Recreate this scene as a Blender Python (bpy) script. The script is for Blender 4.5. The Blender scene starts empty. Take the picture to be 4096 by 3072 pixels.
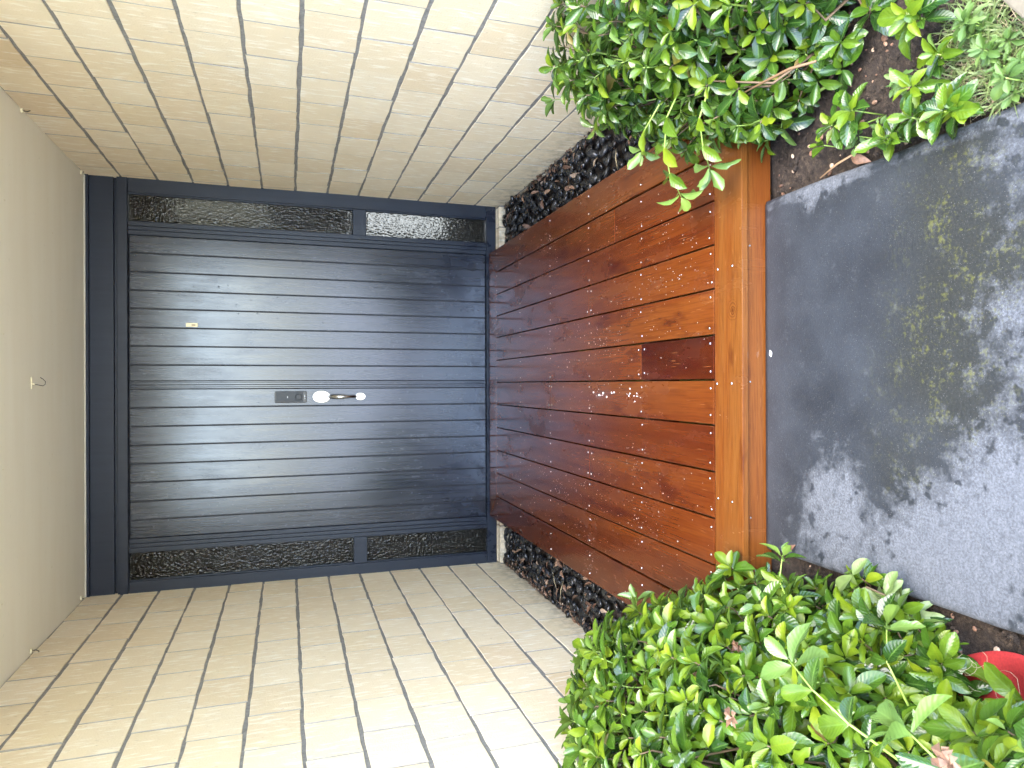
import bpy, bmesh, math, random
import numpy as np
from mathutils import Vector, Matrix, noise as mnoise

random.seed(7)
SC = bpy.context.scene
COL = SC.collection
R = math.radians

# ------------------------------------------------------------------ camera
CAM_H, PITCH, ROLL, FPX = 1.29, R(18.05), 0.0033, 2753.0
cam_d = bpy.data.cameras.new("camera")
cam = bpy.data.objects.new("camera", cam_d)
COL.objects.link(cam)
SC.camera = cam
cam_d.sensor_fit = 'HORIZONTAL'
cam_d.sensor_width = 36.0
cam_d.lens = FPX / 4096.0 * 36.0
cam_d.clip_start = 0.05
cam_d.clip_end = 1000
cam_d.dof.use_dof = True
cam_d.dof.focus_distance = 2.6
cam_d.dof.aperture_fstop = 11.0
cp, sp = math.cos(PITCH), math.sin(PITCH)
FWD = Vector((0, cp, -sp)); UPV = Vector((0, sp, cp)); RGT = Vector((1, 0, 0))
DWN = -UPV
ca, sa = math.cos(ROLL), math.sin(ROLL)
XL = DWN * ca - RGT * sa           # the phone was held on its side: picture right is world down
YL = RGT * ca + DWN * sa
ZL = -FWD
cam.matrix_world = Matrix(((XL.x, YL.x, ZL.x, 0), (XL.y, YL.y, ZL.y, 0), (XL.z, YL.z, ZL.z, CAM_H), (0, 0, 0, 1)))

# ------------------------------------------------------------------ light
SUN_EL, SUN_AZ = R(60), R(172)
w = bpy.data.worlds.new("World"); SC.world = w; w.use_nodes = True
wn = w.node_tree.nodes; wl = w.node_tree.links
sky = wn.new('ShaderNodeTexSky'); sky.sky_type = 'NISHITA'; sky.sun_disc = False
sky.sun_elevation = SUN_EL; sky.sun_rotation = SUN_AZ
sky.air_density = 1.0; sky.dust_density = 1.7; sky.ozone_density = 1.0; sky.altitude = 50
wl.new(sky.outputs[0], wn['Background'].inputs[0])
wn['Background'].inputs[1].default_value = 0.15
sun_d = bpy.data.lights.new("sun", 'SUN'); sun_d.energy = 0.6; sun_d.angle = R(52); sun_d.color = (1.0, 0.92, 0.80)
sun = bpy.data.objects.new("sun", sun_d); COL.objects.link(sun)
sdir = Vector((math.sin(SUN_AZ) * math.cos(SUN_EL), math.cos(SUN_AZ) * math.cos(SUN_EL), math.sin(SUN_EL)))
sun.rotation_euler = sdir.to_track_quat('Z', 'Y').to_euler()
sun.location = sdir * 20
SC.view_settings.view_transform = 'Standard'
SC.view_settings.look = 'None'
SC.view_settings.gamma = 1.0
SC.view_settings.exposure = 3.80

# ------------------------------------------------------------------ helpers
def at(px, py, z):
    """world point seen at photograph pixel (px, py) on the horizontal plane z"""
    a = (px - 2048) / FPX; b = (1536 - py) / FPX
    d = FWD + DWN * (a * ca + b * sa) + RGT * (b * ca - a * sa)
    t = (z - CAM_H) / d.z
    return Vector((d.x * t, d.y * t, z))

def tag(o, label=None, cat=None, group=None, kind=None):
    if label: o['label'] = label
    if cat: o['category'] = cat
    if group: o['group'] = group
    if kind: o['kind'] = kind
    return o

def link(name, me, parent=None, mat=None):
    o = bpy.data.objects.new(name, me)
    COL.objects.link(o)
    if parent is not None: o.parent = parent
    if mat is not None and me is not None and len(me.materials) == 0: me.materials.append(mat)
    return o

def empty(name, loc=(0, 0, 0), rz=0):
    o = bpy.data.objects.new(name, None); COL.objects.link(o)
    o.empty_display_size = 0.05
    o.location = loc; o.rotation_euler = (0, 0, rz)
    return o

def pyd(name, v, f, smooth=False):
    me = bpy.data.meshes.new(name)
    me.from_pydata([tuple(p) for p in v], [], f); me.update()
    if smooth:
        me.polygons.foreach_set('use_smooth', [True] * len(me.polygons))
    return me

def bm_mesh(name, bm, smooth=False):
    me = bpy.data.meshes.new(name); bm.to_mesh(me); bm.free()
    if smooth: me.polygons.foreach_set('use_smooth', [True] * len(me.polygons))
    return me

def prism_bm(poly, z0, z1, bevel=0.0, seg=1, bm=None):
    own = bm is None
    b = bmesh.new()
    lo = [b.verts.new((x, y, z0)) for x, y in poly]
    hi = [b.verts.new((x, y, z1)) for x, y in poly]
    n = len(poly)
    b.faces.new(hi); b.faces.new(lo[::-1])
    for i in range(n): b.faces.new((lo[i], lo[(i + 1) % n], hi[(i + 1) % n], hi[i]))
    b.normal_update()
    bmesh.ops.recalc_face_normals(b, faces=b.faces)
    if bevel > 0:
        bmesh.ops.bevel(b, geom=list(b.edges), offset=bevel, segments=seg, affect='EDGES', profile=0.6)
    return b

def box_me(name, x0, x1, y0, y1, z0, z1, bevel=0.0, seg=1):
    return bm_mesh(name, prism_bm([(x0, y0), (x1, y0), (x1, y1), (x0, y1)], z0, z1, bevel, seg))

def box(name, x0, x1, y0, y1, z0, z1, mat, parent=None, bevel=0.0, seg=1):
    return link(name, box_me(name, x0, x1, y0, y1, z0, z1, bevel, seg), parent, mat)

def prism(name, poly, z0, z1, mat, parent=None, bevel=0.0, seg=1):
    return link(name, bm_mesh(name, prism_bm(poly, z0, z1, bevel, seg)), parent, mat)

def tube_vf(pts, rad, n=6, cap=True):
    pts = [Vector(p) for p in pts]
    if not hasattr(rad, '__len__'): rad = [rad] * len(pts)
    V, F = [], []
    ref = None
    for i, p in enumerate(pts):
        t = (pts[min(i + 1, len(pts) - 1)] - pts[max(i - 1, 0)]).normalized()
        if ref is None:
            ref = Vector((0, 0, 1)) if abs(t.z) < 0.9 else Vector((1, 0, 0))
        u = (ref - t * ref.dot(t)).normalized(); ref = u
        v = t.cross(u)
        for k in range(n):
            a = 2 * math.pi * k / n
            V.append(p + (u * math.cos(a) + v * math.sin(a)) * rad[i])
    for i in range(len(pts) - 1):
        for k in range(n):
            a, b = i * n + k, i * n + (k + 1) % n
            F.append((a, b, b + n, a + n))
    if cap:
        F.append(tuple(range(n))[::-1]); F.append(tuple(range((len(pts) - 1) * n, len(pts) * n)))
    return V, F

def tube(name, pts, rad, mat, parent=None, n=6):
    V, F = tube_vf(pts, rad, n)
    return link(name, pyd(name, V, F, True), parent, mat)

class MB:
    def __init__(s): s.v, s.f, s.m = [], [], []
    def add(s, V, F, m=0):
        o = len(s.v); s.v += [tuple(p) for p in V]
        s.f += [tuple(i + o for i in f) for f in F]; s.m += [m] * len(F)
    def build(s, name, mats, parent=None, smooth=True):
        me = pyd(name, s.v, s.f, smooth)
        for m in (mats if isinstance(mats, (list, tuple)) else [mats]): me.materials.append(m)
        me.polygons.foreach_set('material_index', s.m)
        return link(name, me, parent)

# ------------------------------------------------------------------ node helper
class NT:
    def __init__(s, name):
        s.mat = bpy.data.materials.new(name); s.mat.use_nodes = True
        s.t = s.mat.node_tree; s.p = s.t.nodes['Principled BSDF']; s.out = s.t.nodes['Material Output']
    def n(s, typ, props=None, **inp):
        nd = s.t.nodes.new('ShaderNode' + typ)
        for k, v in (props or {}).items(): setattr(nd, k, v)
        for k, v in inp.items():
            key = int(k[1:]) if (k[0] == 'i' and k[1:].isdigit()) else k.replace('_', ' ')
            s.set(nd.inputs[key], v)
        return nd
    def set(s, sock, v):
        if isinstance(v, bpy.types.NodeSocket): s.t.links.new(v, sock)
        elif isinstance(v, bpy.types.Node): s.t.links.new(v.outputs[0], sock)
        else:
            if sock.type == 'RGBA' and hasattr(v, '__len__') and len(v) == 3: v = (*v, 1)
            sock.default_value = v
    def P(s, **kw):
        for k, v in kw.items(): s.set(s.p.inputs[k.replace('_', ' ')], v)
    def math(s, op, a, b=0.0, c=None, clamp=False):
        nd = s.n('Math', {'operation': op, 'use_clamp': clamp}, i0=a, i1=b)
        if c is not None: s.set(nd.inputs[2], c)
        return nd.outputs[0]
    def mix(s, fac, a, b, mode='MIX'):
        nd = s.n('Mix', {'data_type': 'RGBA', 'blend_type': mode})
        s.set(nd.inputs[0], fac); s.set(nd.inputs[6], a); s.set(nd.inputs[7], b)
        return nd.outputs[2]
    def ramp(s, fac, stops, interp='LINEAR'):
        nd = s.n('ValToRGB'); s.set(nd.inputs[0], fac); r = nd.color_ramp; r.interpolation = interp
        while len(r.elements) < len(stops): r.elements.new(0.5)
        for e, (p, c) in zip(r.elements, stops):
            e.position = p
            e.color = (c, c, c, 1) if not hasattr(c, '__len__') else (*c, 1)
        return nd.outputs[0]
    def coords(s, which='Object', scale=(1, 1, 1), rnd=False, loc=(0, 0, 0)):
        if which == 'Position': src = s.n('NewGeometry').outputs['Position']
        else: src = s.n('TexCoord').outputs[which]
        mp = s.n('Mapping', Vector=src, Scale=scale, Location=loc)
        o = mp.outputs[0]
        if rnd:
            r = s.n('ObjectInfo').outputs['Random']
            cx = s.n('CombineXYZ', X=s.math('MULTIPLY', r, 91.7), Y=s.math('MULTIPLY', r, 57.3), Z=s.math('MULTIPLY', r, 33.1))
            o = s.n('VectorMath', {'operation': 'ADD'}, i0=o, i1=cx).outputs[0]
        return o
    def noise(s, vec, scale, detail=3, rough=0.55):
        return s.n('TexNoise', Vector=vec, Scale=scale, Detail=detail, Roughness=rough).outputs[0]
    def bump(s, h, strength=0.3, dist=0.01):
        nd = s.n('Bump', Height=h, Strength=strength, Distance=dist)
        s.t.links.new(nd.outputs[0], s.p.inputs['Normal'])

def simple(name, col, rough=0.5, metal=0.0, spec=0.5, noise=0.0, nscale=40):
    m = NT(name)
    if noise:
        k = m.noise(m.coords('Position'), nscale, 4)
        c = m.mix(k, tuple(x * (1 - noise) for x in col), tuple(min(1, x * (1 + noise)) for x in col))
    else: c = col
    m.P(Base_Color=c, Roughness=rough, Metallic=metal, Specular_IOR_Level=spec)
    return m.mat

# ------------------------------------------------------------------ materials
def mk_brick():
    m = NT('cream_brick')
    r = m.n('ObjectInfo').outputs['Random']
    base = m.ramp(r, [(0, (.715, .58, .385)), (.25, (.745, .62, .425)), (.5, (.77, .655, .465)), (.72, (.73, .60, .40)),
                      (.92, (.73, .605, .40)), (.97, (.69, .55, .36)), (1, (.65, .505, .315))])
    v = m.coords('Object', (48, 48, 8), rnd=True)
    fl = m.noise(v, 1.6, 3, .6)
    light = m.ramp(fl, [(.54, 0), (.66, 1)])
    dark = m.ramp(m.noise(m.coords('Object', (60, 60, 18), rnd=True), 2.3, 2), [(.66, 0), (.76, 1)])
    c = m.mix(m.math('MULTIPLY', light, .6), base, (.88, .83, .70))
    c = m.mix(m.math('MULTIPLY', dark, .42), c, (.30, .21, .11))
    big = m.noise(m.coords('Object', (1, 1, 1), rnd=True), 9, 2)
    c = m.mix(m.ramp(big, [(.35, .10), (.7, 0)]), c, (.42, .33, .20))
    # grime splashed up the lowest course
    pos = m.n('SeparateXYZ', Vector=m.n('NewGeometry').outputs['Position'])
    low = m.n('MapRange', Value=pos.outputs[2], i1=.16, i2=.0, i3=0, i4=1)
    g = m.math('MULTIPLY', low, m.ramp(m.noise(m.coords('Position'), 22, 4, .7), [(.42, 0), (.62, .55)]))
    c = m.mix(g, c, (.20, .16, .10))
    m.P(Base_Color=c, Roughness=.85, Specular_IOR_Level=.25)
    m.bump(m.math('ADD', fl, m.noise(m.coords('Object', (1, 1, 1), rnd=True), 160, 3)), .35, .003)
    return m.mat
BRICK = mk_brick()

def mk_mortar():
    m = NT('grey_mortar')
    k = m.noise(m.coords('Position'), 60, 4, .7)
    m.P(Base_Color=m.ramp(k, [(.3, (.16, .15, .135)), (.7, (.28, .265, .24))]), Roughness=.95, Specular_IOR_Level=.1)
    m.bump(k, .5, .004)
    return m.mat
MORTAR = mk_mortar()
SMEAR = simple('smeared_mortar', (.34, .31, .26), .9, noise=.35, nscale=50)

def mk_ceiling():
    m = NT('cream_ceiling_paint')
    k = m.noise(m.coords('Position', (.6, 5, 1)), 2.2, 4, .6)
    k2 = m.noise(m.coords('Position'), 55, 3)
    c = m.ramp(k, [(.3, (.87, .805, .61)), (.7, (.90, .845, .66))])
    c = m.mix(m.ramp(k2, [(.66, 0), (.74, .18)]), c, (.5, .46, .35))
    m.P(Base_Color=c, Roughness=.6, Specular_IOR_Level=.3)
    m.bump(m.noise(m.coords('Position', (2, 12, 1)), 14, 2), .06, .003)
    return m.mat
CEIL = mk_ceiling()

def mk_door(name, var):
    m = NT(name)
    pos = m.coords('Position')
    streak = m.noise(m.coords('Position', (26, 26, .8)), 2.0, 3)
    sep = m.n('SeparateXYZ', Vector=m.n('NewGeometry').outputs['Position'])
    low = m.n('MapRange', Value=sep.outputs[2], i1=.40, i2=.12, i3=0, i4=1)
    wet = m.math('MULTIPLY', low, m.ramp(m.noise(pos, 11, 5, .65), [(.5, 0), (.53, 1)]))
    speck = m.ramp(m.noise(m.coords('Position', (1, 1, .6)), 75, 2), [(.70, 0), (.74, 1)])
    base = m.ramp(streak, [(.3, (.020, .025, .039)), (.7, (.026, .032, .048))] if var else [(.3, (.015, .020, .032)), (.7, (.020, .026, .040))])
    base = m.mix(m.math('MULTIPLY', wet, .55), base, (.012, .014, .024))
    base = m.mix(m.math('MULTIPLY', speck, .7), base, (.012, .014, .022))
    rg = m.math('ADD', m.math('MULTIPLY', streak, .16), .13 if var else .30)
    rg = m.math('SUBTRACT', rg, m.math('MULTIPLY', wet, .12))
    smear = m.ramp(m.noise(m.coords('Position', (1, 1, .35)), 9, 5, .7), [(.45, 0), (.75, 1)])
    rg = m.math('ADD', rg, m.math('MULTIPLY', smear, .10))
    rg = m.math('ADD', rg, m.math('MULTIPLY', speck, .2))
    m.P(Base_Color=base, Roughness=rg, Metallic=.25 if var else .05, Specular_IOR_Level=1.0 if var else .5, Specular_Tint=(.90, .945, 1.0, 1))
    m.bump(m.noise(m.coords('Position', (40, 40, 2)), 3, 2), .05, .002)
    return m.mat
DOORM = mk_door('charcoal_door_paint', True)
FRAMEM = mk_door('charcoal_frame_paint', False)
GROOVE = simple('door_groove_black', (.010, .011, .016), .6)

def mk_glass():
    m = NT('hammered_smoked_glass')
    v = m.n('TexVoronoi', {'feature': 'SMOOTH_F1'}, Vector=m.coords('Position', (1.5, 1, 1.0)), Scale=70.0, Smoothness=.7, Randomness=1.0)
    m.P(Base_Color=(.20, .195, .175), Roughness=.05, Transmission_Weight=.97, IOR=1.35, Specular_IOR_Level=.3)
    m.bump(v.outputs[0], .62, .0065)
    return m.mat
GLASS = mk_glass()

def mk_wood(name, axis):
    m = NT(name)
    L = 1.0
    sc = (15, .8, 15) if axis == 'Y' else (.8, 15, 15)
    sf = (170, 6, 170) if axis == 'Y' else (9, 250, 250)
    v = m.coords('Object', sc, rnd=True)
    warp = m.n('TexNoise', Vector=v, Scale=.8, Detail=4, Roughness=.6, Distortion=.5).outputs[0]
    tint = m.n('Attribute', {'attribute_type': 'OBJECT', 'attribute_name': 'tint'}).outputs['Fac']
    k = m.math('ADD', m.math('MULTIPLY', m.math('SUBTRACT', warp, .5), .62), m.math('ADD', m.math('MULTIPLY', tint, .70), .15))
    col = m.ramp(k, [(.18, (.026, .0046, .0017)), (.36, (.058, .0115, .0028)), (.52, (.086, .0210, .0043)), (.68, (.106, .031, .0060)), (.85, (.118, .047, .0105))])
    fine = m.noise(m.coords('Object', sf, rnd=True), 1.0, 3, .6)
    col = m.mix(m.ramp(fine, [(.38, .34), (.54, 0)]), col, (.035, .006, .002))
    fleck = m.ramp(m.noise(m.coords('Object', tuple(x * 1.4 for x in sf), rnd=True), 1.3, 1), [(.70, 0), (.77, 1)])
    col = m.mix(m.math('MULTIPLY', fleck, .3), col, (.30, .14, .05))
    blot = m.noise(m.coords('Object', (7, 2.2, 7) if axis == 'Y' else (2.2, 7, 7), rnd=True), 1.1, 4, .65)
    col = m.mix(m.ramp(blot, [(.58, 0), (.68, .65)]), col, (.026, .003, .002))
    if axis == 'X':
        kp = at(2930, 1240, .082)
        dv = m.n('Mapping', {'vector_type': 'POINT'}, Vector=m.n('VectorMath', {'operation': 'SUBTRACT'}, i0=m.n('NewGeometry').outputs['Position'], i1=tuple(kp)).outputs[0], Scale=(.75, 1.0, 1.0))
        ds = m.n('VectorMath', {'operation': 'LENGTH'}, i0=dv.outputs[0]).outputs['Value']
        ds = m.math('ADD', ds, m.math('MULTIPLY', m.math('SUBTRACT', m.noise(m.coords('Position'), 60, 2), .5), .010))
        rg_ = m.math('MULTIPLY', m.n('MapRange', Value=m.math('SINE', m.math('MULTIPLY', ds, 900.0)), i1=.1, i2=.9, i3=0, i4=1).outputs[0], m.n('MapRange', Value=ds, i1=.030, i2=.008, i3=0, i4=.75).outputs[0])
        col = m.mix(rg_, col, (.040, .010, .003))
        col = m.mix(m.n('MapRange', Value=ds, i1=.007, i2=.004, i3=0, i4=.6).outputs[0], col, (.05, .015, .004))
    # standing water: patches that are mirror smooth against oiled timber
    pud = m.noise(m.coords('Position', (5, 2.0, 1)), 1.5, 4, .6)
    rg = m.ramp(pud, [(.36, .06), (.5, .14), (.66, .38)])
    m.P(Base_Color=col, Roughness=rg, Specular_IOR_Level=.42)
    m.bump(m.math('ADD', m.math('MULTIPLY', fine, .6), m.math('MULTIPLY', m.noise(m.coords('Position'), 60, 2), .4)), .10, .003)
    return m.mat
WOODY = mk_wood('oiled_hardwood_lengthwise', 'Y')
WOODX = mk_wood('oiled_hardwood_crosswise', 'X')

def mk_concrete():
    m = NT('weathered_concrete')
    pos = m.coords('Position')
    dry = m.n('Attribute', {'attribute_type': 'GEOMETRY', 'attribute_name': 'dry'}).outputs['Fac']
    alg = m.n('Attribute', {'attribute_type': 'GEOMETRY', 'attribute_name': 'algae'}).outputs['Fac']
    n1 = m.noise(pos, 17, 6, .66); n2 = m.noise(pos, 55, 5, .7); n3 = m.noise(pos, 190, 4, .7)
    k = m.math('ADD', m.math('ADD', dry, m.math('MULTIPLY', m.math('SUBTRACT', n1, .5), 2.1)), m.math('MULTIPLY', m.math('SUBTRACT', n2, .5), .9))
    spots = m.ramp(m.noise(m.coords('Position', (1, 1, 1), loc=(3.1, 1.7, 0)), 30, 2, .5), [(.56, 0), (.66, .62)])
    k = m.math('SUBTRACT', k, spots)
    mask = m.ramp(k, [(.22, 0), (.50, .40), (1.0, 1)])
    dark = m.ramp(m.noise(pos, 6, 4), [(.3, (.0125, .0155, .0205)), (.7, (.026, .0315, .0395))])
    darkg = m.mix(m.math('MULTIPLY', alg, .75), dark, (.015, .017, .0145))
    lite = m.ramp(m.math('ADD', m.math('MULTIPLY', n2, .55), m.math('MULTIPLY', n3, .45)), [(.3, (.042, .048, .058)), (.7, (.100, .110, .126))])
    c = m.mix(mask, darkg, lite)
    tex = m.ramp(n3, [(.38, .0), (.62, 1)])
    c = m.mix(m.math('MULTIPLY', m.math('SUBTRACT', 1, tex), m.math('ADD', .34, m.math('MULTIPLY', alg, .35))), c, (.010, .011, .0105))
    sp = m.ramp(m.noise(pos, 420, 1), [(.70, 0), (.74, 1)])
    c = m.mix(m.math('MULTIPLY', sp, .55), c, (.22, .22, .21))
    ya = m.math('MULTIPLY', alg, m.ramp(m.math('ADD', m.math('MULTIPLY', m.noise(pos, 90, 5, .75), .6), m.math('MULTIPLY', n1, .4)), [(.53, 0), (.60, 1)]))
    c = m.mix(m.math('MULTIPLY', ya, .55), c, (.075, .078, .016))
    m.P(Base_Color=c, Roughness=m.mix(mask, (.42,) * 3, (.85,) * 3), Specular_IOR_Level=.4)
    m.bump(m.math('ADD', n3, m.math('MULTIPLY', n2, .6)), .28, .003)
    return m.mat
CONC = mk_concrete()

def mk_soil():
    m = NT('damp_soil')
    pos = m.coords('Position')
    k = m.noise(pos, 70, 6, .75)
    c = m.ramp(k, [(.3, (.009, .0065, .005)), (.5, (.030, .021, .015)), (.6, (.058, .041, .028)), (.72, (.13, .098, .07))])
    m.P(Base_Color=c, Roughness=.75, Specular_IOR_Level=.35)
    m.bump(m.math('ADD', k, m.noise(pos, 300, 3)), .9, .012)
    return m.mat
SOIL = mk_soil()

def mk_lawn():
    m = NT('lawn')
    pos = m.coords('Position')
    k = m.noise(pos, 3, 6, .7)
    m.P(Base_Color=m.ramp(k, [(.3, (.05, .10, .025)), (.7, (.11, .18, .05))]), Roughness=.9)
    return m.mat
LAWN = mk_lawn()

def mk_pebble():
    m = NT('wet_black_pebble')
    r = m.n('NewGeometry').outputs['Random Per Island']
    r2 = m.n('ObjectInfo').outputs['Random']
    rr = m.math('FRACT', m.math('ADD', r, r2))
    c = m.ramp(rr, [(0, (.007, .007, .008)), (.6, (.013, .014, .015)), (.9, (.026, .027, .029)), (1, (.05, .047, .043))])
    k = m.noise(m.coords('Position'), 90, 4)
    c = m.mix(m.ramp(k, [(.55, 0), (.75, .5)]), c, (.05, .042, .035))
    m.P(Base_Color=c, Roughness=m.ramp(k, [(.3, .12), (.7, .42)]), Specular_IOR_Level=.5)
    return m.mat
PEB = mk_pebble()

def mk_leaf(name, stops, transl, rough=.22):
    m = NT(name)
    r = m.math('FRACT', m.math('ADD', m.n('NewGeometry').outputs['Random Per Island'], m.n('ObjectInfo').outputs['Random']))
    base = m.ramp(r, stops)
    uv = m.n('SeparateXYZ', Vector=m.n('UVMap').outputs[0])
    s = m.math('ABSOLUTE', m.math('SUBTRACT', uv.outputs[0], .5))
    mid = m.n('MapRange', Value=s, i1=.05, i2=.015, i3=0, i4=1).outputs[0]
    ph = m.math('ADD', m.math('MULTIPLY', uv.outputs[1], 52.0), m.math('MULTIPLY', s, -26.0))
    vein = m.math('SINE', ph)
    vm = m.n('MapRange', Value=vein, i1=.78, i2=1.0, i3=0, i4=1).outputs[0]
    base = m.mix(m.math('MAXIMUM', m.math('MULTIPLY', mid, .55), m.math('MULTIPLY', vm, .2)), base, stops[-1][1] if transl > .3 else (.10, .19, .035))
    mott = m.noise(m.coords('Position'), 60, 3)
    base = m.mix(m.ramp(mott, [(.35, .35), (.6, 0)]), base, tuple(x * .55 for x in stops[0][1]))
    back = m.n('NewGeometry').outputs['Backfacing']
    base = m.mix(m.math('MULTIPLY', back, .5), base, (.16, .25, .07))
    m.P(Base_Color=base, Roughness=rough, Specular_IOR_Level=.5)
    m.bump(m.math('SUBTRACT', m.math('MULTIPLY', vein, -.5), mid), .14, .003)
    tr = m.n('BsdfTranslucent', Color=m.mix(.5, base, (.22, .42, .03)))
    mx = m.n('MixShader', i0=transl); m.t.links.new(m.p.outputs[0], mx.inputs[1]); m.t.links.new(tr.outputs[0], mx.inputs[2])
    m.t.links.new(mx.outputs[0], m.out.inputs[0])
    return m.mat
LEAF = [mk_leaf('leaf_mature', [(0, (.010, .033, .006)), (.5, (.018, .050, .007)), (1, (.031, .070, .008))], .10),
        mk_leaf('leaf_green', [(0, (.030, .076, .007)), (.5, (.054, .110, .008)), (1, (.084, .142, .010))], .18),
        mk_leaf('leaf_young', [(0, (.080, .145, .008)), (.5, (.125, .195, .010)), (1, (.18, .24, .012))], .36, .35)]
LEAF.append(mk_leaf('leaf_yellowed', [(0, (.20, .15, .02)), (.5, (.26, .23, .03)), (1, (.12, .065, .02))], .2, .5))
WILT = mk_leaf('leaf_wilted', [(0, (.085, .13, .035)), (.5, (.12, .17, .055)), (1, (.22, .28, .13))], .2, .5)
WEEDM = mk_leaf('weed_leaf', [(0, (.055, .115, .024)), (.5, (.085, .155, .033)), (1, (.125, .19, .05))], .3, .55)
STEM = simple('shrub_stem', (.10, .065, .035), .7, noise=.4)
STEMG = simple('green_stem', (.20, .30, .055), .5)

def mk_dead(name, stops):
    m = NT(name)
    r = m.math('FRACT', m.math('ADD', m.n('NewGeometry').outputs['Random Per Island'], m.n('ObjectInfo').outputs['Random']))
    k = m.noise(m.coords('Position'), 120, 4)
    c = m.mix(m.ramp(k, [(.4, .5), (.65, 0)]), m.ramp(r, stops), (.035, .020, .012))
    m.P(Base_Color=c, Roughness=.6); m.bump(k, .4, .003)
    return m.mat
DEAD = mk_dead('dead_leaf', [(0, (.09, .045, .026)), (.4, (.19, .10, .06)), (.8, (.32, .20, .13)), (1, (.46, .36, .26))])
WITHER = mk_dead('withered_petal', [(0, (.10, .05, .028)), (.5, (.17, .09, .05)), (1, (.24, .14, .085))])
STRAW = simple('dry_straw', (.30, .25, .15), .6, noise=.25)
METAL = simple('stainless_nail', (.75, .75, .74), .25, 1.0)
NICKEL = NT('satin_nickel'); NICKEL.P(Base_Color=(.60, .60, .585), Metallic=1.0, Roughness=.22); NICKEL = NICKEL.mat
LOCKM = simple('lock_grey', (.020, .023, .027), .5, 0)
BLACKP = simple('black_plastic', (.010, .010, .011), .3)
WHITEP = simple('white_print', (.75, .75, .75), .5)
CREAMP = simple('cream_plastic', (.80, .72, .48), .45)
WIRE = simple('dark_wire', (.05, .04, .028), .5, .6)
BEAD = simple('cream_bead', (.70, .67, .56), .5)
DARKROOM = simple('dark_hallway', (.035, .030, .025), .8)
UNDER = simple('dark_framing_timber', (.035, .020, .012), .85, noise=.3)
REDF = NT('red_fabric')
_k = REDF.noise(REDF.coords('Position'), 240, 3)
REDF.P(Base_Color=REDF.ramp(_k, [(.3, (.20, .006, .006)), (.7, (.28, .012, .011))]), Roughness=.75); REDF.bump(_k, .4, .002); REDF = REDF.mat
GRASSM = simple('grass_blade', (.105, .145, .045), .6, noise=.4, nscale=25)
DROP = NT('water_drop'); DROP.P(Base_Color=(.8, .75, .7), Roughness=.05, Transmission_Weight=.6, IOR=1.33, Specular_IOR_Level=.8); DROP = DROP.mat
BOUNCEM = simple('pale_bounce_forecourt', (.66, .65, .62), .8, noise=.15, nscale=3)  # kept very pale so the unseen forecourt throws more light inwards
FASC = simple('roof_edge_paint', (.60, .57, .46), .55)

# ------------------------------------------------------------------ layout constants (metres)
XR, XLW, YD = 1.126, -1.130, 4.20
ZC = 2.319
DECK_Z = 0.082
PX0, PX1 = -0.472, 0.519

# ------------------------------------------------------------------ ground
g = link('ground', pyd('ground', [(-150, -150, -.06), (150, -150, -.06), (150, 150, -.06), (-150, 150, -.06)], [(0, 1, 2, 3)]), None, LAWN)
tag(g, kind='structure')
d = box('bounce_forecourt', -14, 14, -22, -.7, -.3, -.02, BOUNCEM); tag(d, kind='structure')  # unseen pale ground, widened and brought near to bounce light into the porch

def soil_bed(name, x0, x1, y0, y1, seed):
    step = .016
    nx, ny = int((x1 - x0) / step), int((y1 - y0) / step)
    V, F = [], []
    for j in range(ny + 1):
        for i in range(nx + 1):
            x, y = x0 + (x1 - x0) * i / nx, y0 + (y1 - y0) * j / ny
            z = -.030 + .016 * mnoise.noise(Vector((x * 5, y * 5, seed))) + .012 * mnoise.noise(Vector((x * 22, y * 22, seed))) + .007 * mnoise.noise(Vector((x * 60, y * 60, seed)))
            V.append((x, y, z))
    for j in range(ny):
        for i in range(nx):
            a = j * (nx + 1) + i
            F.append((a, a + 1, a + nx + 2, a + nx + 1))
    o = link(name, pyd(name, V, F, True), None, SOIL)
    return tag(o, kind='structure')
soil_bed('garden_bed', .50, 2.2, -.4, 1.66, 1.3)
soil_bed('garden_bed', -2.2, -.45, -.4, 1.66, 7.7)

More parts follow.
